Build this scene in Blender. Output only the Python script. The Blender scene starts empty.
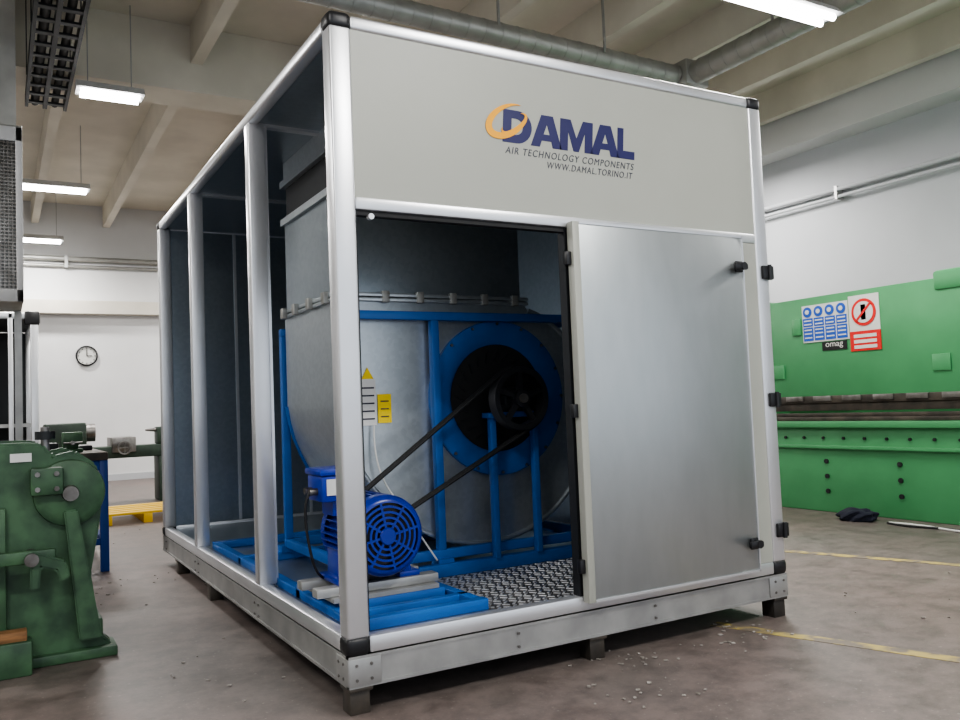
import bpy, bmesh, random
from math import *
from mathutils import Vector, Matrix
random.seed(4)
S=bpy.context.scene
try:
    S.view_settings.view_transform='AgX'
    S.view_settings.look='AgX - Medium High Contrast'
    S.view_settings.exposure=0.0
except Exception as e: print(e)

# ---------------- materials ----------------
def mat(name,col,rough=.5,metal=0.,col2=None,scale=5.,detail=4.,bump=0.,kind='noise',emit=None,es=0.,lo=.35,hi=.65,stretch=None,rvar=0.):
    m=bpy.data.materials.new(name); m.use_nodes=True
    nt=m.node_tree; b=nt.nodes['Principled BSDF']
    b.inputs['Base Color'].default_value=(*col,1); b.inputs['Roughness'].default_value=rough; b.inputs['Metallic'].default_value=metal
    if emit:
        b.inputs['Emission Color'].default_value=(*emit,1); b.inputs['Emission Strength'].default_value=es
    if col2 is None: col2=tuple(c*.92 for c in col)
    tc=nt.nodes.new('ShaderNodeTexCoord'); src=tc.outputs['Object']
    if stretch:
        mp=nt.nodes.new('ShaderNodeMapping'); mp.inputs['Scale'].default_value=stretch
        nt.links.new(src,mp.inputs['Vector']); src=mp.outputs['Vector']
    if kind=='voronoi':
        t=nt.nodes.new('ShaderNodeTexVoronoi'); t.inputs['Scale'].default_value=scale; 
        bw=nt.nodes.new('ShaderNodeRGBToBW'); nt.links.new(t.outputs['Color'],bw.inputs[0]); fac=bw.outputs[0]
    else:
        t=nt.nodes.new('ShaderNodeTexNoise'); t.inputs['Scale'].default_value=scale; t.inputs['Detail'].default_value=detail
        fac=t.outputs['Fac']
    nt.links.new(src,t.inputs['Vector'])
    r=nt.nodes.new('ShaderNodeValToRGB'); r.color_ramp.elements[0].position=lo; r.color_ramp.elements[1].position=hi
    r.color_ramp.elements[0].color=(*col,1); r.color_ramp.elements[1].color=(*col2,1)
    nt.links.new(fac,r.inputs[0]); nt.links.new(r.outputs[0],b.inputs['Base Color'])
    if rvar:
        mr=nt.nodes.new('ShaderNodeMapRange'); mr.inputs['To Min'].default_value=rough-rvar; mr.inputs['To Max'].default_value=rough+rvar
        nt.links.new(fac,mr.inputs['Value']); nt.links.new(mr.outputs[0],b.inputs['Roughness'])
    if bump:
        bp=nt.nodes.new('ShaderNodeBump'); bp.inputs['Strength'].default_value=bump; bp.inputs['Distance'].default_value=.01
        nt.links.new(fac,bp.inputs['Height']); nt.links.new(bp.outputs[0],b.inputs['Normal'])
    return m
ALU=mat('aluminium_profile',(.74,.75,.77),.34,.75,(.68,.69,.71),3)
GALV=mat('galvanised_door',(.40,.425,.43),.38,.8,(.43,.455,.46),14,8,lo=.3,hi=.7,stretch=(1,1,.35),rvar=.03)
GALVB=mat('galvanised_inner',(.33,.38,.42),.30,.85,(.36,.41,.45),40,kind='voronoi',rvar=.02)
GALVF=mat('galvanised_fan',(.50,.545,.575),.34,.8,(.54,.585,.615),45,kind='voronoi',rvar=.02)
GALVR=mat('galvanised_rail',(.43,.43,.42),.45,.6,(.33,.33,.325),6)
PANEL=mat('beige_grey_panel',(.385,.39,.345),.42,0,(.375,.38,.335),3)
BLACK=mat('black_plastic',(.012,.012,.014),.4)
RUB=mat('black_rubber',(.015,.015,.016),.7)
DARK=mat('dark_iron',(.03,.032,.035),.5,.5)
CAST=mat('cast_iron_pulley',(.06,.063,.07),.35,.6)
BLUE=mat('blue_frame_paint',(.008,.12,.42),.38,0,(.006,.10,.37),6)
MBLUE=mat('motor_blue_paint',(.006,.032,.34),.28,0,(.005,.025,.29),6)
LOGOB=mat('logo_navy',(.008,.008,.09),.5)
LOGOG=mat('logo_grey',(.04,.04,.06),.5)
ORANGE=mat('logo_orange',(.95,.42,.0),.5)
YEL=mat('yellow_label',(.90,.66,.0),.5)
WHT=mat('white_label',(.7,.7,.68),.5)
GREEN=mat('press_green_paint',(.07,.28,.115),.42,0,(.06,.25,.10),3,rvar=.06)
GREEND=mat('machine_green_paint',(.062,.135,.066),.5,0,(.028,.066,.035),9,8)
STEEL=mat('worn_steel',(.28,.27,.26),.4,.8,(.12,.11,.10),8)
BRASSY=mat('oiled_brown_steel',(.10,.085,.07),.5,.5,(.05,.045,.04),8)
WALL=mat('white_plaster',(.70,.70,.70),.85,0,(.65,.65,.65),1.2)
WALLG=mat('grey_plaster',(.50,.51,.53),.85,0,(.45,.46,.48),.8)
CONC=mat('cream_precast_concrete',(.70,.66,.575),.9,0,(.61,.575,.50),1.5)
WOOD=mat('wood_board',(.30,.15,.06),.7,0,(.16,.08,.035),10,stretch=(1,8,8))
DUCT=mat('duct_zinc',(.42,.42,.40),.45,.6,(.34,.34,.32),5)
LAMP=mat('fluorescent_tube',(1,1,1),.5,emit=(1,.99,.98),es=22)
FIXT=mat('fixture_white',(.6,.6,.6),.5)
REDS=mat('sign_red',(.65,.015,.015),.5)
BLUES=mat('sign_blue',(.015,.09,.45),.5)
SIGNW=mat('sign_white',(.65,.65,.62),.5)
CLOTH=mat('dark_cloth',(.008,.010,.022),.95,0,(.018,.020,.034),20)
PALY=mat('yellow_paint',(.65,.40,.02),.6)
BLKB=mat('blue_bench_paint',(.01,.05,.25),.5)
PAPER=mat('litter_scraps',(.40,.37,.34),.8,0,(.18,.16,.14),30)
# floor
def floor_mat():
    m=bpy.data.materials.new('worn_concrete_floor'); m.use_nodes=True; nt=m.node_tree; b=nt.nodes['Principled BSDF']
    tc=nt.nodes.new('ShaderNodeTexCoord')
    n1=nt.nodes.new('ShaderNodeTexNoise'); n1.inputs['Scale'].default_value=.45; n1.inputs['Detail'].default_value=5
    n2=nt.nodes.new('ShaderNodeTexNoise'); n2.inputs['Scale'].default_value=6; n2.inputs['Detail'].default_value=12; n2.inputs['Roughness'].default_value=.78
    for n in (n1,n2): nt.links.new(tc.outputs['Object'],n.inputs['Vector'])
    r1=nt.nodes.new('ShaderNodeValToRGB'); e=r1.color_ramp.elements
    e[0].position=.35;e[0].color=(.138,.121,.110,1);e[1].position=.65;e[1].color=(.165,.124,.112,1)
    r2=nt.nodes.new('ShaderNodeValToRGB'); e=r2.color_ramp.elements
    e[0].position=.34;e[0].color=(.50,.50,.50,1);e[1].position=.58;e[1].color=(1.08,1.08,1.08,1)
    mx=nt.nodes.new('ShaderNodeMix'); mx.data_type='RGBA'; mx.blend_type='MULTIPLY'; mx.inputs[0].default_value=1
    nt.links.new(n1.outputs['Fac'],r1.inputs[0]); nt.links.new(n2.outputs['Fac'],r2.inputs[0])
    nt.links.new(r1.outputs[0],mx.inputs[6]); nt.links.new(r2.outputs[0],mx.inputs[7])
    n3=nt.nodes.new('ShaderNodeTexNoise'); n3.inputs['Scale'].default_value=55; n3.inputs['Detail'].default_value=3
    nt.links.new(tc.outputs['Object'],n3.inputs['Vector'])
    r3=nt.nodes.new('ShaderNodeValToRGB'); e=r3.color_ramp.elements; e[0].position=.66;e[0].color=(0,0,0,1);e[1].position=.72;e[1].color=(.5,.5,.5,1)
    nt.links.new(n3.outputs['Fac'],r3.inputs[0])
    m2=nt.nodes.new('ShaderNodeMix'); m2.data_type='RGBA'; nt.links.new(r3.outputs[0],m2.inputs[0]); nt.links.new(mx.outputs[2],m2.inputs[6]); m2.inputs[7].default_value=(.32,.29,.26,1)
    nt.links.new(m2.outputs[2],b.inputs['Base Color'])
    mr=nt.nodes.new('ShaderNodeMapRange'); mr.inputs['To Min'].default_value=.32; mr.inputs['To Max'].default_value=.62
    nt.links.new(n2.outputs['Fac'],mr.inputs['Value']); nt.links.new(mr.outputs[0],b.inputs['Roughness'])
    bp=nt.nodes.new('ShaderNodeBump'); bp.inputs['Strength'].default_value=.15; bp.inputs['Distance'].default_value=.01
    nt.links.new(n2.outputs['Fac'],bp.inputs['Height']); nt.links.new(bp.outputs[0],b.inputs['Normal'])
    return m
FLOOR=floor_mat()
YLINE=mat('worn_yellow_line',(.40,.31,.09),.6,0,(.16,.13,.10),9,6,lo=.42,hi=.58)

# ---------------- helpers ----------------
def link(me,name,m,parent=None,smooth=False):
    o=bpy.data.objects.new(name,me); S.collection.objects.link(o)
    if m: me.materials.append(m)
    if smooth:
        for p in me.polygons: p.use_smooth=True
        try: me.set_sharp_from_angle(angle=radians(40))
        except Exception: pass
    if parent:
        o.parent=parent; o.matrix_parent_inverse=Matrix.Translation(parent.location).inverted()
    return o
def empty(name,loc=(0,0,0)):
    o=bpy.data.objects.new(name,None); o.location=loc; o.empty_display_size=.2; S.collection.objects.link(o); return o
def boxes(name,lst,m,parent=None,bevel=0.,seg=2):
    """many boxes (x0,x1,y0,y1,z0,z1) joined in one mesh"""
    bm=bmesh.new()
    for (x0,x1,y0,y1,z0,z1) in lst:
        vs=[bm.verts.new((x,y,z)) for x in (x0,x1) for y in (y0,y1) for z in (z0,z1)]
        for f in ((0,1,3,2),(4,6,7,5),(0,4,5,1),(2,3,7,6),(0,2,6,4),(1,5,7,3)):
            bm.faces.new([vs[i] for i in f])
    bmesh.ops.recalc_face_normals(bm,faces=bm.faces)
    if bevel: bmesh.ops.bevel(bm,geom=bm.edges[:],offset=bevel,segments=seg,affect='EDGES',profile=.5)
    me=bpy.data.meshes.new(name); bm.to_mesh(me); bm.free()
    return link(me,name,m,parent,smooth=bevel>0)
def box(name,a,m,parent=None,bevel=0.,seg=2): return boxes(name,[a],m,parent,bevel,seg)
def cyls(name,lst,m,parent=None,n=24,smooth=True):
    """list of (p0,p1,r0,r1)"""
    bm=bmesh.new()
    for p0,p1,r0,r1 in lst:
        p0=Vector(p0);p1=Vector(p1);d=p1-p0
        M=Matrix.Translation((p0+p1)/2)@d.to_track_quat('Z','Y').to_matrix().to_4x4()
        bmesh.ops.create_cone(bm,cap_ends=True,segments=n,radius1=r0,radius2=r1,depth=d.length,matrix=M)
    me=bpy.data.meshes.new(name); bm.to_mesh(me); bm.free()
    return link(me,name,m,parent,smooth)
def cyl(name,p0,p1,r,m,parent=None,n=24): return cyls(name,[(p0,p1,r,r)],m,parent,n)
def prism(name,pts,axis,a0,a1,m,parent=None,bevel=0.,smooth=False):
    """pts: 2D polygon; axis 'y' -> (x,z), 'x' -> (y,z), 'z' -> (x,y)"""
    def P(p,a):
        return {'y':(p[0],a,p[1]),'x':(a,p[0],p[1]),'z':(p[0],p[1],a)}[axis]
    bm=bmesh.new()
    A=[bm.verts.new(P(p,a0)) for p in pts]; B=[bm.verts.new(P(p,a1)) for p in pts]
    bm.faces.new(A); bm.faces.new(B[::-1]); n=len(pts)
    for i in range(n): bm.faces.new((A[i],B[i],B[(i+1)%n],A[(i+1)%n]))
    bmesh.ops.recalc_face_normals(bm,faces=bm.faces)
    if bevel: bmesh.ops.bevel(bm,geom=bm.edges[:],offset=bevel,segments=2,affect='EDGES')
    me=bpy.data.meshes.new(name); bm.to_mesh(me); bm.free()
    return link(me,name,m,parent,smooth)
def lathe(name,prof,c,m,parent=None,n=48,axis='y'):
    """prof [(r,a)], revolved about axis through c"""
    bm=bmesh.new(); rings=[]
    for r,a in prof:
        ring=[]
        for i in range(n):
            t=2*pi*i/n
            if axis=='y': v=(c[0]+r*cos(t),c[1]+a,c[2]+r*sin(t))
            elif axis=='x': v=(c[0]+a,c[1]+r*cos(t),c[2]+r*sin(t))
            else: v=(c[0]+r*cos(t),c[1]+r*sin(t),c[2]+a)
            ring.append(bm.verts.new(v))
        rings.append(ring)
    for a,b in zip(rings,rings[1:]):
        for i in range(n): bm.faces.new((a[i],a[(i+1)%n],b[(i+1)%n],b[i]))
    bmesh.ops.recalc_face_normals(bm,faces=bm.faces)
    me=bpy.data.meshes.new(name); bm.to_mesh(me); bm.free()
    return link(me,name,m,parent,True)
def tube(name,pts,r,m,parent=None,closed=False,smoothc=False,res=3):
    cu=bpy.data.curves.new(name,'CURVE'); cu.dimensions='3D'; cu.bevel_depth=r; cu.bevel_resolution=res; cu.use_fill_caps=True
    if smoothc:
        sp=cu.splines.new('NURBS'); sp.points.add(len(pts)-1); sp.use_endpoint_u=True; sp.order_u=4
    else:
        sp=cu.splines.new('POLY'); sp.points.add(len(pts)-1)
    for p,q in zip(sp.points,pts): p.co=(*q,1)
    sp.use_cyclic_u=closed
    o=bpy.data.objects.new(name+'_c',cu); S.collection.objects.link(o)
    dg=bpy.context.evaluated_depsgraph_get()
    me=bpy.data.meshes.new_from_object(o.evaluated_get(dg)); bpy.data.objects.remove(o)
    me.name=name; me.materials.clear()
    return link(me,name,m,parent,True)
def text(name,s,rect,m,parent,plane='y',at=0.,bold=0.,shear=0.,th=.0015,space=1.):
    cu=bpy.data.curves.new(name,'FONT'); cu.body=s; cu.size=1; cu.offset=bold; cu.shear=shear; cu.extrude=.001; cu.space_character=space
    o=bpy.data.objects.new(name+'_t',cu); S.collection.objects.link(o)
    dg=bpy.context.evaluated_depsgraph_get()
    me=bpy.data.meshes.new_from_object(o.evaluated_get(dg)); bpy.data.objects.remove(o)
    xs=[v.co.x for v in me.vertices]; ys=[v.co.y for v in me.vertices]
    x0,x1,y0,y1=min(xs),max(xs),min(ys),max(ys)
    for v in me.vertices:
        fu=(v.co.x-x0)/(x1-x0); fz=(v.co.y-y0)/(y1-y0); U_=rect[0]+fu*(rect[1]-rect[0]); Z=rect[2]+fz*(rect[3]-rect[2])
        dd=th if v.co.z>0 else 0
        v.co=(U_,at-dd,Z) if plane=='y' else (at-dd,U_,Z)
    me.materials.clear()
    return link(me,name,m,parent)

# ---------------- room ----------------
XL,XR,YF,YB,ZC=-6.,8.5,-7.,14.2,5.2
box('floor',(XL,XR,YF,YB,-.1,0),FLOOR)
box('wall_back',(XL,XR,YB,YB+.2,0,ZC),WALL)
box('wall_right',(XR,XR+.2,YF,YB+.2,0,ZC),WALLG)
box('wall_left',(XL-.2,XL,YF,YB+.2,0,ZC),WALL)
rib=[(XL-.2,XR+.2,YF,YB+.2,ZC,ZC+.15)]
x=.7-1.2*5
while x<XR-.2:
    rib.append((x-.06,x+.06,YF,YB,4.80,ZC)); x+=1.2
boxes('ceiling',rib,CONC)
boxes('trim_1',[(XL,XR,5.8,6.3,4.5,ZC-.002)],CONC)
boxes('trim_2',[(8.1,XR,YF,YB,4.43,ZC-.002)],WALL)
boxes('trim_3',[(XL,XR,13.95,YB,3.12,3.36)],CONC)
boxes('trim_4',[(XL,XR,-1.6,-1.1,4.5,ZC-.002)],CONC)
boxes('baseboard_back',[(XL,XR,YB-.02,YB,0,.12)],WALLG)
def cquad(name,pts,w,m):
    (x0,y0),(x1,y1)=pts; d=Vector((x1-x0,y1-y0)).normalized(); n=Vector((-d.y,d.x))*w/2
    return prism(name,[(x0+n.x,y0+n.y),(x1+n.x,y1+n.y),(x1-n.x,y1-n.y),(x0-n.x,y0-n.y)],'z',.0005,.002,m)
cquad('yellow_floor_line',((1.98,.12),(2.55,-1.5)),.08,YLINE)
cquad('yellow_floor_line',((3.62,1.75),(4.9,-1.8)),.08,YLINE)
bm=bmesh.new()
for cx,cy,n,s in ((1.25,-.12,26,.12),(1.75,-.12,14,.10),(2.05,-.08,18,.12),(1.0,-.45,16,.12),(-.30,.9,10,.3),(-.25,3.2,26,.35),(3.2,-.3,10,.6),(.3,6.2,14,.5)):
    for i in range(n):
        px=random.gauss(cx,s);py=random.gauss(cy,s*.8);sz=random.uniform(.006,.020)
        M=Matrix.Translation((px,py,.004))@Matrix.Rotation(random.uniform(0,3),4,'Z')@Matrix.Rotation(random.uniform(-.2,.2),4,'X')@Matrix.Diagonal((sz,sz*random.uniform(.3,1),.004,1))
        bmesh.ops.create_cube(bm,size=1,matrix=M)
me=bpy.data.meshes.new('floor_litter'); bm.to_mesh(me); bm.free(); link(me,'floor_litter',PAPER)
p=empty('wall_pipes',(8.4,3,3.7))
cyls('pipe_runs',[((8.40,-6,3.77),(8.40,14,3.77),.03,.03),((8.40,-6,3.67),(8.40,14,3.67),.022,.022)],WALLG,p)
boxes('pipe_clips',[(8.37,8.5,y-.02,y+.02,3.64,3.81) for y in (-2,0,2,4,6,8)],GALVR,p)
p=empty('wall_pipes',(0,14.1,4.1))
cyls('pipe_runs',[((-6,14.1,4.15),(8.0,14.1,4.15),.05,.05),((-6,14.12,4.02),(8.0,14.12,4.02),.03,.03)],DUCT,p)
boxes('pipe_clips',[(x-.03,x+.03,14.05,14.2,3.98,4.2) for x in (-4,-2,0,2,4)],GALVR,p)
def spiral(name,a,b,r,p):
    a=Vector(a);b=Vector(b);d=(b-a);L=d.length;d.normalize();lst=[(a,b,r,r)]
    k=0
    while k*.18<L:
        c=a+d*(k*.18); lst.append((c,c+d*.012,r+.004,r+.004)); k+=1
    cyls(name,lst,DUCT,p,20)
p=empty('spiral_duct',(2.4,3.25,4.5))
spiral('duct_cross',(-.4,3.2,4.5),(5.04,3.36,4.5),.10,p)
boxes('duct_hangers',[(x-.01,x+.01,3.2,3.22,4.5,5.2) for x in (.3,1.6,2.8,4.0)],GALVR,p)
p=empty('spiral_duct',(5.2,0,4.5))
spiral('duct_long',(5.2,-5,4.5),(5.2,5.6,4.5),.12,p)
boxes('duct_hangers',[(5.19,5.21,y,y+.02,4.5,5.2) for y in (-3,0,2.2,4.6)],GALVR,p)
boxes('duct_tee_box',[(5.05,5.36,3.2,3.52,4.37,4.63)],DUCT,p,.01)
def lamp(x0,x1,y,z,power):
    e=empty('fluorescent_lamp',((x0+x1)/2,y,z))
    prism('housing',[(y-.13,z+.0),(y-.06,z+.08),(y+.06,z+.08),(y+.13,z+.0)],'x',x0,x1,FIXT,e)
    cyls('tubes',[((x0+.04,y-.06,z-.02),(x1-.04,y-.06,z-.02),.026,.026),((x0+.04,y+.06,z-.02),(x1-.04,y+.06,z-.02),.026,.026)],LAMP,e,12)
    boxes('hangers',[(x0+.1,x0+.11,y-.005,y+.005,z+.06,ZC),(x1-.11,x1-.1,y-.005,y+.005,z+.06,ZC)],GALVR,e)
    l=bpy.data.lights.new('lamp_light','AREA'); l.shape='RECTANGLE'; l.size=x1-x0; l.size_y=.25; l.energy=power; l.color=(1,.98,.95)
    o=bpy.data.objects.new('lamp_light',l); S.collection.objects.link(o); o.location=((x0+x1)/2,y,z-.05); o.parent=e; o.matrix_parent_inverse=Matrix.Translation(e.location).inverted()
lamp(-.46,.14,5.6,4.28,85)
lamp(-1.0,.0,9.5,4.3,140)
lamp(-1.0,-.1,13.2,4.3,100)
lamp(3.3,4.85,1.34,4.2,140)
lamp(2.8,4.3,9.5,4.3,160)  # lamps from here down are out of view, added to light the hall
lamp(6.2,7.6,5.0,4.3,140)
lamp(6.3,7.6,-.4,4.3,140)
lamp(1.0,2.5,-3.2,4.42,165)
lamp(-3.6,-2.1,-2.5,4.42,150)
lamp(-4.6,-3.1,4.5,4.42,190)
lamp(2.8,4.3,12.5,4.3,130)

# ---------------- air handling unit ----------------
W,D,B0,T=2.39,4.06,.10,2.70
U=empty('air_handling_unit',(W/2,D/2,0))
w=.088
boxes('corner_posts',[(0,w,0,w,.28,T-.05),(W-w,W,0,w,.28,T-.05),(0,w,D-w,D,.28,T-.05),(W-w,W,D-w,D,.28,T-.05)],ALU,U,.010,3)
boxes('corner_post_gaskets',[(w-.004,w+.006,.012,w-.01,.3,T-.06),(.012,w-.01,w-.004,w+.006,.3,T-.06)],DARK,U)
boxes('intermediate_posts',[(0.003,w,1.235,1.315,.28,T-.05),(.003,w,2.755,2.835,.28,T-.05)],ALU,U,.006)
boxes('post_inner_fins',[(.03,.05,1.31,1.35,.28,T-.05),(.03,.05,2.83,2.87,.28,T-.05),(w,w+.02,1.262,1.288,.28,T-.05)],ALU,U)
boxes('top_rails',[(w,W-w,0,.06,T-.055,T),(w,W-w,D-.06,D,T-.055,T),(0,.06,w,D-w,T-.055,T),(W-.06,W,w,D-w,T-.055,T)],ALU,U,.012,3)
boxes('bottom_rails',[(w,W-w,0,.06,.222,.285),(w,W-w,D-.06,D,.222,.285),(0,.06,w,D-w,.222,.285),(W-.06,W,w,D-w,.222,.285)],ALU,U,.008)
boxes('mid_rail',[(w,W-w,.0,.06,1.925,1.975)],ALU,U,.008)
boxes('corner_caps',[(-.006,w+.004,-.006,w+.004,T-.06,T+.008),(W-w-.004,W+.006,-.006,w+.004,T-.06,T+.008),(-.006,w+.004,D-w,D+.006,T-.055,T+.008),(W-w-.004,W+.006,D-w,D+.006,T-.055,T+.008),
  (-.006,w+.004,-.006,w+.004,.215,.288),(W-w-.004,W+.006,-.006,w+.004,.215,.288),(-.006,w+.004,D-w,D+.006,.215,.288)],BLACK,U,.022,3)
boxes('base_rails',[(0,W,0.004,.03,B0,.218),(0,W,.0,.07,B0,.112),(0,W,.0,.07,.206,.218),
  (0.004,.03,0.03,D,B0,.218),(.0,.07,.07,D,B0,.112),(.0,.07,.07,D,.206,.218),
  (W-.03,W-.004,.03,D,B0,.218),(0,W,D-.03,D-.004,B0,.218)],GALVR,U)
boxes('base_gussets',[(.0,.13,-.003,.004,B0+.008,.208),(-.003,.004,0,.13,B0+.008,.208),(W-.13,W,-.003,.004,B0+.008,.208)],GALVR,U,.002)
bolts=[]
for bx in (.03,.09,.75,1.5,W-.09,W-.03):
    for z in (.13,.185): bolts.append(((bx,-.007,z),(bx,.0,z),.006,.006))
for by in (.05,.10,1.25,1.32,2.7,2.8,3.9):
    for z in (.13,.185): bolts.append(((-.007,by,z),(.0,by,z),.006,.006))
cyls('base_bolts',bolts,STEEL,U,8)
fe=[]
for (fx,fy) in ((.0,.0),(1.12,.0),(W-.1,.0),(0,2.38),(0,3.44),(W-.1,2.4),(W-.1,3.8),(1.1,3.8)):
    fe.append((fx+.005,fx+.085,fy+.01,fy+.09,0,.085)); fe.append((fx-.0,fx+.095,fy+.0,fy+.1,.085,.1))
boxes('feet',fe,BRASSY,U,.003)
box('front_header_panel',(w,W-w,.008,.045,1.974,T-.055),PANEL,U)
box('panel_gasket',(w,W-w,.0135,.05,1.905,1.925),RUB,U)
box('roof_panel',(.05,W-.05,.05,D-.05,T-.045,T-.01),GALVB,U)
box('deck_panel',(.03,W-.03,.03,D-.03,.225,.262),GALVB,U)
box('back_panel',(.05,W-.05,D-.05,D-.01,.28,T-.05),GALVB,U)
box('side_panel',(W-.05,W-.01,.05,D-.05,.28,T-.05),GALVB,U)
box('side_panel_skin',(W-.01,W-.004,.09,D-.09,.285,T-.055),PANEL,U)
box('front_jamb_panel',(2.12,W-w,.006,.04,.285,1.925),PANEL,U)
boxes('inner_seams',[(W-.056,W-.05,y-.02,y+.02,.28,T-.05) for y in (1.27,2.8)]+[(x-.012,x+.012,D-.056,D-.05,.28,T-.05) for x in (.6,1.2,1.8)]+[(.06,W-.06,y-.025,y+.025,T-.06,T-.045) for y in (1.27,2.8)],ALU,U)
boxes('door_jamb_post',[(1.085,1.135,.01,.06,.285,1.925)],DARK,U)
DX0,DX1,DZ0,DZ1=1.095,2.155,.262,1.945
box('door_leaf_core',(DX0+.004,DX1-.002,-.042,-.006,DZ0+.004,DZ1-.004),GALV,U,.002)
boxes('door_edge_trim',[(DX0-.004,DX0+.034,-.047,-.002,DZ0,DZ1)],PANEL,U,.004)
boxes('door_edge_frame',[(DX0+.034,DX1,-.046,-.038,DZ1-.010,DZ1),(DX0+.034,DX1,-.046,-.038,DZ0,DZ0+.010),(DX1-.006,DX1+.002,-.046,-.004,DZ0,DZ1)],ALU,U)
def handle(z):
    boxes('door_handle_base',[(2.085,2.135,-.062,-.046,z-.028,z+.028)],BLACK,U,.006)
    boxes('door_handle_lever',[(2.055,2.145,-.088,-.066,z-.018,z+.016)],BLACK,U,.009)
    cyl('door_handle_hub',(2.115,-.09,z),(2.115,-.05,z),.02,BLACK,U,16)
handle(1.785);handle(.405)
def hinge(z):
    boxes('hinge_leaf',[(W-.06,W-.012,-.016,0,z-.035,z+.035),(W-.012,W+.022,-.014,.012,z-.035,z+.035)],BLACK,U,.004)
    cyl('hinge_pin',(W-.012,-.016,z-.04),(W-.012,-.016,z+.04),.011,BLACK,U,12)
for z in (1.775,1.11,.44): hinge(z)
boxes('jamb_catches',[(1.065,1.093,-.03,.0,z-.03,z+.03) for z in (1.78,1.1,.42)],BLACK,U,.004)
cyl('rail_screw',(.15,-.004,1.9),(.15,.02,1.9),.012,ALU,U,12)
# logo letters
def letter(name,ch,x0,wd,z0,hh,sh=.08):
    Lp=[]
    if ch=='A':
        Lp=[[(0,0),(.31,1),(.5,1),(.5,.72),(.40,.40),(.345,.2),(.29,0)],[(1,0),(.69,1),(.5,1),(.5,.72),(.60,.40),(.655,.2),(.71,0)],[(.345,.2),(.655,.2),(.60,.40),(.40,.40)]]
    if ch=='M': Lp=[[(0,0),(0,1),(.31,1),(.5,.42),(.69,1),(1,1),(1,0),(.76,0),(.76,.62),(.58,0),(.42,0),(.24,.62),(.24,0)]]
    if ch=='L': Lp=[[(0,0),(0,1),(.34,1),(.34,.26),(1,.26),(1,0)]]
    if ch=='D':
        o=[(.5+.5*cos(radians(t)),.5+.5*sin(radians(t))) for t in range(90,-91,-12)]
        i=[(.44+.25*cos(radians(t)),.5+.25*sin(radians(t))) for t in range(-90,91,12)]
        Lp=[[(0,0),(.29,0),(.29,1),(0,1)],[(.29,1)]+o+[(.29,0),(.29,.25)]+i+[(.29,.75)]]
    for pl in Lp:
        prism(name,[(x0+a*wd+sh*b*hh,z0+b*hh) for a,b in pl],'y',.0062,.0082,LOGOB,U)
xx=.778
for ch,wd in (('D',.155),('A',.172),('M',.190),('A',.172),('L',.108)):
    letter('logo_letter',ch,xx,wd*.965,2.280,.146); xx+=wd-(.016 if ch in 'MA' else .008)
text('logo_subtitle','AIR TECHNOLOGY COMPONENTS',(.79,1.51,2.230,2.261),LOGOG,U,'y',.008,bold=.0,shear=.25,space=1.2)
text('logo_address','WWW.DAMAL.TORINO.IT',(1.01,1.50,2.186,2.216),LOGOG,U,'y',.008,bold=.0,shear=.25,space=1.2)
def swoosh(name,cx,cz,a,b,rot,t0,t1,wmax,m,at):
    n=40; out=[];inn=[]
    for i in range(n+1):
        t=radians(t0+(t1-t0)*i/n); k=sin(pi*i/n)*wmax+.001
        for L,s in ((out,1),(inn,-1)):
            xx=(a+s*k/2)*cos(t); zz=(b+s*k/2)*sin(t)
            L.append((cx+xx*cos(rot)-zz*sin(rot),cz+xx*sin(rot)+zz*cos(rot)))
    prism(name,out+inn[::-1],'y',at-.002,at,m,U)
swoosh('logo_ring_outer',.81,2.378,.110,.058,radians(30),30,340,.032,ORANGE,.006)
swoosh('logo_ring_inner',.84,2.368,.075,.028,radians(35),150,400,.020,ORANGE,.0055)
# checker plate treads
bm=bmesh.new()
yy=.09;row=0
while yy<.86:
    xx=.72+(row%2)*.02
    k=0
    while xx<2.2:
        M=Matrix.Translation((xx,yy,.2645))@Matrix.Rotation(radians(45 if (k+row)%2 else -45),4,'Z')@Matrix.Diagonal((.034,.009,.006,1))
        bmesh.ops.create_cube(bm,size=1,matrix=M)
        xx+=.04;k+=1
    yy+=.04;row+=1
me=bpy.data.meshes.new('tread_bars'); bm.to_mesh(me); bm.free(); link(me,'tread_bars',ALU,U)
box('tread_plate',(.70,2.25,.07,.88,.2622,.2635),STEEL,U)

# ---------------- base skid ----------------
K=empty('steel_base_skid',(1.1,1.5,.262))
boxes('skid_rails',[(.10,.70,.15,.20,.262,.310),(.10,.70,.32,.36,.262,.305),(.10,2.2,.89,.95,.262,.325),(.10,2.2,2.0,2.06,.262,.31),(.10,2.2,2.70,2.76,.262,.31),(.10,.15,.20,2.70,.262,.305),(.65,.70,.20,.89,.262,.305),(2.14,2.2,.95,2.70,.262,.32)],BLUE,K,.004)
boxes('skid_cross_plate',[(.17,.63,.42,.80,.262,.325)],BLUE,K,.004)
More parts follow.
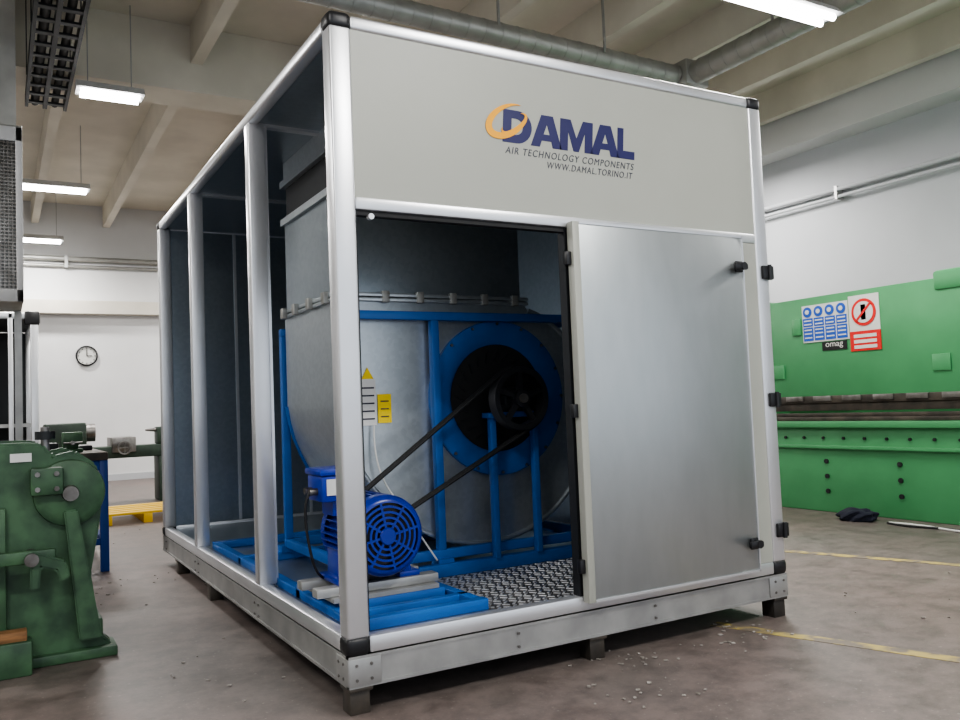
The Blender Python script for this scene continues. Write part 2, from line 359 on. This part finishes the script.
# ---------------- centrifugal fan ----------------
F=empty('centrifugal_fan',(1.1,1.4,.28))
FX,FZ,FY0,FY1=1.31,1.18,1.03,1.92
prof=[(.38,1.72)]
for i in range(41):
    th=180+245*i/40; R=.93-.00155*(th-180)
    prof.append((FX+R*cos(radians(th)),FZ+R*sin(radians(th))))
prof+= [(1.51,1.72)]
prism('scroll_housing',prof,'y',FY0,FY1,GALVF,F,smooth=True)
for y in (FY0,FY1): tube('scroll_rim',[(a,y,b) for a,b in prof[1:-1]],.014,GALVF if y==FY0 else BLUE,F,closed=False)
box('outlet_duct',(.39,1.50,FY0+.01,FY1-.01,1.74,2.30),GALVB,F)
boxes('outlet_flange',[(.36,1.53,FY0-.03,FY1+.03,1.705,1.725),(.36,1.53,FY0-.03,FY1+.03,1.73,1.75)],GALVF,F,.003)
boxes('flange_clips',[(x,x+.04,FY0-.04,FY0-.01,1.70,1.76) for x in (.42,.62,.82,1.02,1.22,1.42)]+[(.335,.365,y,y+.05,1.698,1.76) for y in (1.1,1.35,1.6,1.82)],DUCT,F,.004)
boxes('flexible_connector',[(.40,1.49,FY0+.02,FY1-.02,2.30,2.50)],DARK,F)
boxes('outlet_collar',[(.37,1.52,FY0-.01,FY1+.01,2.50,2.54),(.37,1.52,FY0-.01,FY1+.01,2.27,2.31),(.39,1.50,FY0+.01,FY1-.01,2.54,2.654)],GALVF,F)
fr=[]
for y0,y1 in ((.955,1.0),(FY1+.03,FY1+.075)):
    fr+=[(.36,1.93,y0,y1,1.605,1.65),(.36,1.93,y0,y1,.34,.39),(.878,.922,y0,y1,.39,1.605),(1.885,1.93,y0,y1,.39,1.605),(.36,.405,y0,y1,.39,1.605)]
fr+=[(.36,.405,1.0,FY1+.03,.34,.39),(1.885,1.93,1.0,FY1+.03,.34,.39),(1.885,1.93,1.0,FY1+.03,1.605,1.65)]
boxes('blue_frame',fr,BLUE,F,.004)
boxes('frame_feet',[(x,x+.09,y,y+.09,.31,.345) for x in (.34,.86,1.86) for y in (.93,1.98)],BLUE,F)
boxes('bearing_pedestal',[(1.17,1.205,.87,.91,.325,1.10),(1.44,1.475,.87,.91,.325,1.10),(1.15,1.49,.85,.93,1.07,1.10)],BLUE,F,.004)
lathe('inlet_ring',[(.43,0),(.43,-.03),(.40,-.035),(.33,-.03),(.30,-.01),(.285,.0)],(FX,FY0,FZ),BLUE,F,64)
lathe('inlet_shade_disc',[(.30,-.012),(.27,-.006),(.001,-.004)],(FX,FY0,FZ),RUB,F,64)  # near-flat black disc, its colour stands in for shade inside the inlet
bm=bmesh.new()
for i in range(24):
    a=2*pi*i/24
    M=Matrix.Translation((FX+.235*cos(a),FY0-.01,FZ+.235*sin(a)))@Matrix.Rotation(-a+.5,4,'Y')@Matrix.Diagonal((.06,.01,.006,1))
    bmesh.ops.create_cube(bm,size=1,matrix=M)
me=bpy.data.meshes.new('impeller_blades'); bm.to_mesh(me); bm.free(); link(me,'impeller_blades',DARK,F)
cyls('ring_bolts',[((FX+.415*cos(t),FY0-.042,FZ+.415*sin(t)),(FX+.415*cos(t),FY0-.03,FZ+.415*sin(t)),.009,.009) for t in [2*pi*i/16 for i in range(16)]],STEEL,F,8)
cyl('shaft',(FX,.74,FZ-.01),(FX,FY0,FZ-.01),.025,STEEL,F)
boxes('bearing_block',[(FX-.10,FX+.10,.85,.93,1.10,1.14),(FX-.055,FX+.055,.85,.93,1.12,1.235)],DARK,F,.012)
PZ=FZ-.01
lathe('fan_pulley_rim',[(.140,-.035),(.168,-.035),(.172,-.03),(.158,-.015),(.172,0),(.158,.015),(.172,.03),(.168,.035),(.140,.035),(.140,-.035)],(FX,.80,PZ),CAST,F,48)
bm=bmesh.new()
for i in range(5):
    a=2*pi*i/5+.3
    M=Matrix.Translation((FX+.09*cos(a),.79,PZ+.09*sin(a)))@Matrix.Rotation(-a,4,'Y')@Matrix.Diagonal((.115,.03,.026,1))
    bmesh.ops.create_cube(bm,size=1,matrix=M)
me=bpy.data.meshes.new('fan_pulley_spokes'); bm.to_mesh(me); bm.free(); link(me,'fan_pulley_spokes',CAST,F)
cyl('fan_pulley_hub',(FX,.755,PZ),(FX,.845,PZ),.045,CAST,F)
MX,MZ=.335,.59
DB=empty('drive_belt',(.8,.80,.9))
def belt(name,y):
    r1,r2=.092,.174
    c1=Vector((MX,MZ));c2=Vector((FX,PZ)); d=c2-c1; L=d.length; ph=atan2(d.y,d.x); al=asin((r2-r1)/L)
    pts=[]
    for i in range(13):
        t=ph+pi/2+al+(pi-2*al)*i/12; pts.append((c1.x+r1*cos(t),y,c1.y+r1*sin(t)))
    for i in range(25):
        t=ph-pi/2-al+(pi+2*al)*i/24; pts.append((c2.x+r2*cos(t),y,c2.y+r2*sin(t)))
    tube(name,pts,.009,RUB,DB,closed=True)
belt('belt_1',.785);belt('belt_2',.815)
boxes('data_label',[(.49,.575,FY0-.008,FY0-.004,1.06,1.30)],WHT,F)
boxes('warning_label',[(.585,.66,FY0-.008,FY0-.004,1.07,1.22)],YEL,F)
prism('warning_triangle',[(.50,1.30),(.565,1.30),(.532,1.36)],'y',FY0-.008,FY0-.004,YEL,F)
boxes('label_lines',[(.50,.565,FY0-.010,FY0-.008,z,z+.008) for z in (1.09,1.13,1.17,1.21,1.25)]+[(.60,.645,FY0-.010,FY0-.008,z,z+.006) for z in (1.10,1.14,1.18)],LOGOG,F)
# ---------------- motor ----------------
Mo=empty('electric_motor',(MX,.55,.40))
lathe('stator_body',[(0,-.0),(.138,0),(.142,.02),(.142,.28),(.135,.30),(0,.30)],(MX,.45,MZ),MBLUE,Mo,48)
bm=bmesh.new()
for i in range(36):
    a=2*pi*i/36
    M=Matrix.Translation((MX+.155*cos(a),.60,MZ+.155*sin(a)))@Matrix.Rotation(-a,4,'Y')@Matrix.Diagonal((.046,.27,.006,1))
    bmesh.ops.create_cube(bm,size=1,matrix=M)
me=bpy.data.meshes.new('cooling_fins'); bm.to_mesh(me); bm.free(); link(me,'cooling_fins',MBLUE,Mo)
lathe('drive_end_bell',[(.0,.06),(.05,.06),(.09,.03),(.165,.02),(.175,0),(.165,-.02)],(MX,.74,MZ),MBLUE,Mo,48)
lathe('fan_cowl',[(.172,.10),(.177,.09),(.177,.03),(.169,.012),(.155,.0),(.145,-.002),(.145,.012)],(MX,.37,MZ),MBLUE,Mo,64)
lathe('cowl_shade_disc',[(.160,.022),(.0,.022)],(MX,.37,MZ),BLACK,Mo,48)  # black disc painting the shade behind the grille openings
for i,r in enumerate((.128,.104,.080,.056)):
    lathe('cowl_grille_ring',[(r-.005,.0),(r+.005,.0),(r+.005,.006),(r-.005,.006),(r-.005,0)],(MX,.367,MZ),MBLUE,Mo,48)
bm=bmesh.new()
for i in range(8):
    a=2*pi*i/8+.2
    M=Matrix.Translation((MX+.092*cos(a),.372,MZ+.092*sin(a)))@Matrix.Rotation(-a,4,'Y')@Matrix.Diagonal((.115,.008,.010,1))
    bmesh.ops.create_cube(bm,size=1,matrix=M)
me=bpy.data.meshes.new('cowl_spokes'); bm.to_mesh(me); bm.free(); link(me,'cowl_spokes',MBLUE,Mo)
lathe('cowl_cap',[(0,-.004),(.034,-.004),(.038,.0),(.038,.008)],(MX,.365,MZ),MBLUE,Mo,24)
boxes('terminal_box',[(.09,.26,.50,.70,.745,.86),(.08,.27,.49,.71,.86,.89)],MBLUE,Mo,.010)
boxes('terminal_box_plate',[(.11,.21,.494,.499,.775,.845)],WHT,Mo)
boxes('terminal_box_neck',[(.15,.29,.54,.68,.68,.76)],MBLUE,Mo)
cyls('cable_glands',[((.055,.57,.79),(.09,.57,.79),.016,.016),((.055,.64,.79),(.09,.64,.79),.016,.016)],STEEL,Mo,12)
boxes('motor_feet',[(.14,.24,.47,.73,.385,.41),(.43,.53,.47,.73,.385,.41),(.18,.225,.48,.72,.40,.52),(.445,.49,.48,.72,.40,.52)],MBLUE,Mo,.005)
boxes('slide_rails',[(.04,.62,.46,.53,.345,.385),(.04,.62,.67,.74,.345,.385)],GALVR,Mo,.006)
boxes('motor_mount',[(.10,.60,.42,.78,.326,.345)],GALVR,Mo)
cyl('motor_shaft',(MX,.74,MZ),(MX,.86,MZ),.022,STEEL,Mo)
lathe('motor_pulley',[(0,-.035),(.088,-.035),(.092,-.03),(.078,-.015),(.092,0),(.078,.015),(.092,.03),(.088,.035),(0,.035)],(MX,.82,MZ),BLACK,Mo,32)
tube('power_cable',[(.06,.57,.79),(.02,.57,.75),(.06,.60,.5),(.12,.65,.37),(.3,.80,.34),(.6,.82,.275)],.006,RUB,Mo,smoothc=True)
tube('white_cable',[(.55,1.0,1.06),(.54,.99,.95),(.56,.97,.8),(.62,.95,.7),(.75,.94,.5),(.85,.93,.345)],.005,WHT,F,smoothc=True)

# ---------------- press brake (right) ----------------
P=empty('press_brake',(6.2,1.5,0))
Y0,Y1=-1.4,4.2
box('lower_bed',(5.70,5.95,Y0,Y1,0,.86),GREEN,P,.01)
boxes('bed_table',[(5.64,5.97,Y0,Y1,.80,.86)],GREEN,P,.006)
boxes('die_rail',[(5.68,5.88,Y0,Y1,.86,.90),(5.74,5.80,Y0,Y1,.90,.935)],BRASSY,P,.004)
boxes('tool_punch',[(5.745,5.80,Y0,Y1,.955,1.03),(5.72,5.84,Y0,Y1,1.03,1.10)],BRASSY,P,.004)
boxes('punch_clamps',[(5.705,5.73,y,y+.20,1.05,1.10) for y in [Y0+.1+i*.32 for i in range(17)]],STEEL,P,.004)
boxes('upper_ram',[(5.73,5.93,Y0,Y1,1.09,2.06)],GREEN,P,.012)
boxes('ram_head',[(5.71,6.3,Y0,1.16,1.95,2.12)],GREEN,P,.03)
boxes('side_frames',[(5.93,7.3,Y1-.5,Y1-.4,0,2.2),(5.93,7.3,Y0+.4,Y0+.5,0,2.2),(6.9,7.3,Y0+.4,Y1-.4,.0,1.2)],GREEN,P,.01)
cyls('hydraulic_cylinders',[((6.10,Y1-.9,1.7),(6.10,Y1-.9,2.02),.13,.13),((6.10,Y0+.9,1.7),(6.10,Y0+.9,2.10),.13,.13)],GREEN,P)
bb=[]
for y in [Y0+.2+i*.22 for i in range(24)]:
    bb.append(((5.685,y,.70),(5.705,y,.70),.014,.014))
for y in (.9,1.55,2.3,3.0):
    for z in (.2,.34,.48): bb.append(((5.685,y,z),(5.705,y,z),.022,.022))
cyls('bed_bolts',bb,DARK,P,12)
boxes('bed_ledge',[(5.66,5.70,Y0,Y1,.60,.63)],GREEN,P,.004)
boxes('ram_plates',[(5.715,5.73,y,y+.16,1.28,1.42) for y in (1.05,2.75)]+[(5.712,5.73,2.52,2.62,1.70,1.86)],GREEN,P,.004)
def disc(name,y,z,r,m,x=5.72): cyl(name,(x-.004,y,z),(x,y,z),r,m,P,28)
boxes('safety_sign_board',[(5.722,5.728,1.99,2.50,1.62,1.98)],SIGNW,P)
for y in (2.435,2.31,2.185,2.06):
    disc('pictogram',y,1.915,.050,BLUES); disc('pictogram_head',y,1.915,.022,SIGNW,5.715)
boxes('safety_sign_fields',[(5.7185,5.722,y-.056,y+.056,z0,z1) for y in (2.435,2.31,2.185,2.06) for z0,z1 in ((1.775,1.855),(1.635,1.765))],BLUES,P)
boxes('safety_sign_text',[(5.7165,5.7185,y-.042,y+.042,z,z+.012) for y in (2.435,2.31,2.185,2.06) for z in (1.79,1.825,1.66,1.70,1.735)],SIGNW,P)
boxes('prohibition_board',[(5.722,5.728,1.67,1.98,1.67,2.01)],SIGNW,P)
boxes('prohibition_red_field',[(5.721,5.728,1.67,1.98,1.50,1.68)],REDS,P)
disc('prohibition_ring',1.825,1.85,.125,REDS);disc('prohibition_inner',1.825,1.85,.098,SIGNW,5.7165)
boxes('prohibition_figure',[(5.7125,5.715,1.80,1.85,1.78,1.92)],BLACK,P)
prism('prohibition_bar',[(1.74,1.92),(1.755,1.935),(1.91,1.78),(1.895,1.765)],'x',5.709,5.712,REDS,P)
boxes('prohibition_text',[(5.7185,5.721,1.71,1.94,z,z+.03) for z in (1.62,1.57,1.52)],SIGNW,P)
box('maker_plate',(5.722,5.728,2.02,2.29,1.53,1.61),BLACK,P)
text('maker_plate_text','omag',(2.25,2.06,1.545,1.60),SIGNW,P,'x',5.721,bold=.0)

c=empty('dark_cloth',(5.45,1.75,0))
bm=bmesh.new(); bmesh.ops.create_icosphere(bm,subdivisions=4,radius=1)
for v in bm.verts:
    n=sin(v.co.x*7+v.co.y*3)*.12+sin(v.co.y*9+v.co.z*5)*.1
    v.co*= (1+n); v.co=Vector((5.42+v.co.x*.13,1.80+v.co.y*.17,max(.003,.04+v.co.z*.06)))
me=bpy.data.meshes.new('cloth_heap'); bm.to_mesh(me); bm.free(); link(me,'cloth_heap',CLOTH,c,True)
c=empty('floor_cable',(5.2,.9,0))
tube('cable_a',[(5.4,1.5,.01),(5.3,1.3,.01),(5.5,1.0,.01),(5.3,.6,.01),(5.45,.2,.01),(5.3,-.3,.01)],.009,RUB,c,smoothc=True)
tube('cable_b',[(5.42,1.5,.01),(5.5,1.2,.01),(5.25,.9,.01),(5.5,.4,.01),(5.2,.1,.01)],.009,SIGNW,c,smoothc=True)

# ---------------- left: slip roll machine ----------------
G=empty('slip_roll_machine',(-1.2,1.7,0))
hp=[(-1.26,0),(-.645,0),(-.65,.06),(-.70,.10),(-.74,.40),(-.70,.62),(-.68,.80),(-.71,.93),(-.80,1.0),(-.90,.98),(-.94,1.04),(-1.02,1.05),(-1.2,1.05),(-1.24,.6)]
prism('housing_front',hp,'y',1.52,1.62,GREEND,G,.012)
prism('housing_rear',[(a,b) for a,b in hp],'y',2.25,2.33,GREEND,G,.01)
boxes('base_flange',[(-1.3,-.63,1.47,1.67,0,.05),(-1.25,-.68,1.62,2.25,.04,.16)],GREEND,G,.01)
cyls('rolls',[((-1.08,1.62,.86),(-1.08,2.25,.86),.06,.06),((-.95,1.62,.80),(-.95,2.25,.80),.06,.06),((-1.12,1.62,.70),(-1.12,2.25,.70),.06,.06)],STEEL,G)
lathe('gear_guard',[(0,-.05),(.12,-.05),(.155,-.035),(.16,0)],(-.83,1.52,.80),GREEND,G,40)
lathe('gear_guard_boss',[(0,-.10),(.035,-.10),(.04,-.05)],(-.83,1.52,.80),STEEL,G,24)
boxes('bearing_cap',[(-1.0,-.86,1.42,1.52,.80,.93)],GREEND,G,.012)
cyls('bearing_cap_bolts',[((-.97+i*.08,1.41,.83+j*.07),(-.97+i*.08,1.43,.83+j*.07),.012,.012) for i in (0,1) for j in (0,1)],STEEL,G,8)
cyl('adjust_screw',(-.93,1.57,1.0),(-.93,1.57,1.12),.02,STEEL,G)
cyl('adjust_knob',(-.93,1.57,1.06),(-.93,1.57,1.10),.045,DARK,G)
boxes('lever_arm',[(-1.35,-.90,1.36,1.40,.50,.56)],GREEND,G,.01)
prism('lever_fork',[(-1.0,.56),(-.86,.50),(-.84,.42),(-.88,.40),(-.90,.46),(-.96,.48),(-.97,.38),(-1.01,.38)],'y',1.35,1.41,GREEND,G,.008)
cyl('lever_pivot',(-1.0,1.33,.52),(-1.0,1.52,.52),.03,STEEL,G)
prism('strut',[(-.86,.72),(-.80,.72),(-.70,.10),(-.80,.10)],'y',1.44,1.50,GREEND,G,.008)
boxes('side_ribs',[(-1.25,-1.1,1.48,1.52,.15,.75)],GREEND,G,.008)
box('maker_plate',(-1.08,-.99,1.512,1.52,.96,1.0),WHT,G)
box('wood_block',(-1.28,-1.02,1.38,1.46,.155,.20),WOOD,G,.004)
boxes('foot_step',[(-1.3,-1.0,1.36,1.48,.0,.155)],GREEND,G,.01)

# ---------------- blue leg workbench ----------------
b=empty('workbench',(-.9,4.6,0))
boxes('top',[(-1.5,-.40,3.95,5.3,.84,.90)],BRASSY,b,.006)
boxes('legs',[(-.46,-.40,3.97,4.03,0,.84),(-.46,-.40,5.2,5.26,0,.84),(-1.48,-1.42,3.97,4.03,0,.84),(-1.48,-1.42,5.2,5.26,0,.84),(-1.42,-.46,3.98,4.02,.2,.25),(-.45,-.41,4.03,5.2,.2,.25),(-1.42,-.46,3.98,4.02,.76,.84)],BLKB,b,.004)
boxes('drawer',[(-1.3,-.75,3.97,4.5,.62,.80)],GREEND,b,.008)
v=empty('bench_vise',(-.62,4.3,.9))
boxes('vise_body',[(-.72,-.55,4.2,4.4,.90,.93),(-.69,-.58,4.22,4.38,.93,1.02),(-.70,-.56,4.10,4.14,.97,1.06),(-.70,-.56,4.20,4.24,.97,1.06)],GREEND,v,.01)
cyls('vise_screw',[((-.635,4.02,.98),(-.635,4.3,.98),.015,.015),((-.70,4.03,.98),(-.57,4.03,.98),.007,.007)],STEEL,v,12)
boxes('tools_on_bench',[(-1.2,-.8,4.1,4.25,.90,.93),(-1.0,-.7,4.6,4.9,.90,.97),(-.6,-.45,4.6,5.0,.90,.94)],DARK,v,.006)

# ---------------- lathe in background ----------------
l=empty('metal_lathe',(.3,9.5,0))
DG=mat('lathe_dark_green',(.035,.06,.04),.5,0,(.02,.035,.025),7,6)
boxes('bed',[(-.6,1.3,9.3,9.7,.62,.78)],DG,l,.01)
boxes('pedestals',[(-.5,-.1,9.28,9.72,0,.62),(.8,1.2,9.28,9.72,0,.62)],DG,l,.02)
boxes('headstock',[(-.6,-.1,9.25,9.75,.78,1.12)],DG,l,.03)
boxes('tailstock',[(.8,1.0,9.35,9.65,.78,1.02)],DG,l,.02)
boxes('carriage',[(.2,.5,9.2,9.8,.70,.90)],STEEL,l,.01)
cyls('chuck_and_centre',[((-.1,9.5,.98),(.02,9.5,.98),.12,.12),((.66,9.5,.98),(.8,9.5,.98),.012,.03)],STEEL,l)
lathe('hand_wheel',[(.07,-.01),(.09,-.01),(.09,.01),(.07,.01),(.07,-.01)],(.35,9.16,.76),STEEL,l,24)
cyls('wheel_spokes',[((.27,9.16,.76),(.43,9.16,.76),.006,.006),((.35,9.16,.68),(.35,9.16,.84),.006,.006),((.35,9.16,.76),(.35,9.2,.76),.012,.012)],STEEL,l,8)
q=empty('yellow_pallet',(.25,7.4,0))
boxes('deck_boards',[(-.15,.75,6.9+i*.2,7.03+i*.2,.10,.125) for i in range(5)],PALY,q,.002)
boxes('stringers',[(x,x+.09,6.9,7.85,0,.10) for x in (-.15,.26,.66)],PALY,q,.002)
# second framed unit at left rear
f=empty('framed_casing',(-1.5,8.3,0))
X0,X1,ya,yb,zt=-2.6,-.72,7.6,9.6,2.38
boxes('posts',[(X1-.08,X1,ya,ya+.08,.1,zt),(X0,X0+.08,ya,ya+.08,.1,zt),(X1-.08,X1,yb-.08,yb,.1,zt),(X0,X0+.08,yb-.08,yb,.1,zt),(-1.02,-.97,ya,ya+.06,.1,zt)],ALU,f,.01)
boxes('rails',[(X0,X1,ya,ya+.07,zt-.07,zt),(X0,X1,ya,ya+.07,.08,.16),(X1-.07,X1,ya,yb,zt-.07,zt),(X1-.07,X1,ya,yb,.08,.16)],ALU,f,.008)
boxes('caps',[(X1-.14,X1+.02,ya-.02,ya+.12,zt-.14,zt+.02)],BLACK,f,.03)
boxes('panels',[(X0+.05,X1-.05,yb-.05,yb-.02,.16,zt-.05),(X0+.05,X1-.05,ya+.05,yb-.05,zt-.04,zt-.01),(X0+.02,X0+.05,ya+.05,yb-.05,.16,zt-.05),(X0+.05,X1-.03,ya+.05,yb-.05,.10,.14)],DARK,f)
boxes('feet',[(x,x+.1,y,y+.1,0,.1) for x in (X0,X1-.1) for y in (ya,yb-.1)],BRASSY,f)
boxes('mid_shelf',[(X0+.06,X1-.06,ya+.1,yb-.1,1.1,1.14)],GALVR,f)

h=empty('hanging_air_heater',(-1.5,4.9,3.))
boxes('casing',[(-2.0,-.93,4.9,5.6,2.15,3.65)],DUCT,h,.01)
boxes('guard_frame',[(-2.0,-.93,4.85,4.9,3.5,3.62),(-2.0,-.93,4.85,4.9,2.15,2.25),(-.98,-.93,4.85,4.9,2.15,3.62)],FIXT,h,.004)
boxes('guard_mesh',[(-2.0+i*.03,-1.992+i*.03,4.865,4.875,2.25,3.5) for i in range(35)]+[(-2.0,-.98,4.86,4.87,2.25+i*.03,2.258+i*.03) for i in range(42)],STEEL,h)
boxes('duct_up',[(-1.7,-.97,4.95,5.5,3.65,ZC)],DUCT,h)
boxes('support_legs',[(-.99,-.93,5.54,5.6,0,2.15),(-2.0,-1.94,5.54,5.6,0,2.15)],GALVR,h)
t=empty('cable_tray',(-.68,5,4.4))
boxes('tray_sides',[(-.86,-.83,1.5,6.5,4.36,4.48),(-.51,-.48,1.5,6.5,4.36,4.48),(-.70,-.66,1.5,6.5,4.36,4.46)],DARK,t)
boxes('tray_rungs',[(-.83,-.51,1.6+i*.25,1.66+i*.25,4.37,4.39) for i in range(20)],DARK,t)
cyls('tray_cables',[((-.77,1.5,4.42),(-.77,6.5,4.42),.04,.04),((-.59,1.5,4.42),(-.59,6.5,4.42),.035,.035)],RUB,t,10)
boxes('tray_hangers',[(-.87,-.86,y,y+.02,4.4,ZC) for y in (2.5,4.5,5.7)]+[(-.50,-.49,y,y+.02,4.4,ZC) for y in (2.5,4.5,5.7)],DARK,t)
k=empty('wall_clock',(.33,14.18,2.35))
lathe('clock_rim',[(.165,0),(.19,-.01),(.19,-.05),(.165,-.055),(.16,-.03)],(.33,14.2,2.35),BLACK,k,40)
lathe('clock_face',[(0,-.03),(.165,-.03)],(.33,14.2,2.35),SIGNW,k,40)
boxes('clock_hands',[(.323,.337,14.155,14.16,2.35,2.47),(.33,.42,14.155,14.16,2.343,2.357)],BLACK,k)
boxes('clock_ticks',[(.33+.14*cos(a)-.008,.33+.14*cos(a)+.008,14.16,14.165,2.35+.14*sin(a)-.008,2.35+.14*sin(a)+.008) for a in [i*pi/6 for i in range(12)]],BLACK,k)

# ---------------- light / world ----------------
wd=bpy.data.worlds.new('world'); S.world=wd; wd.use_nodes=True
bg=wd.node_tree.nodes['Background']; bg.inputs[0].default_value=(.84,.91,1,1); bg.inputs[1].default_value=1.35
# ---------------- camera ----------------
f_,yaw,pitch,roll=840.69,radians(60.043),radians(3.065),radians(2.286)
d=Vector((cos(yaw)*cos(pitch),sin(yaw)*cos(pitch),sin(pitch))); r=Vector((sin(yaw),-cos(yaw),0)); u=r.cross(d)
r2=r*cos(roll)-u*sin(roll); u2=u*cos(roll)+r*sin(roll)
cd=bpy.data.cameras.new('camera'); cd.sensor_width=36; cd.lens=f_/960*36; cd.clip_end=100
co=bpy.data.objects.new('camera',cd); S.collection.objects.link(co)
M=Matrix((r2,u2,-d)).transposed().to_4x4(); M.translation=Vector((-1.1317,-3.0355,1.1427)); co.matrix_world=M
S.camera=co
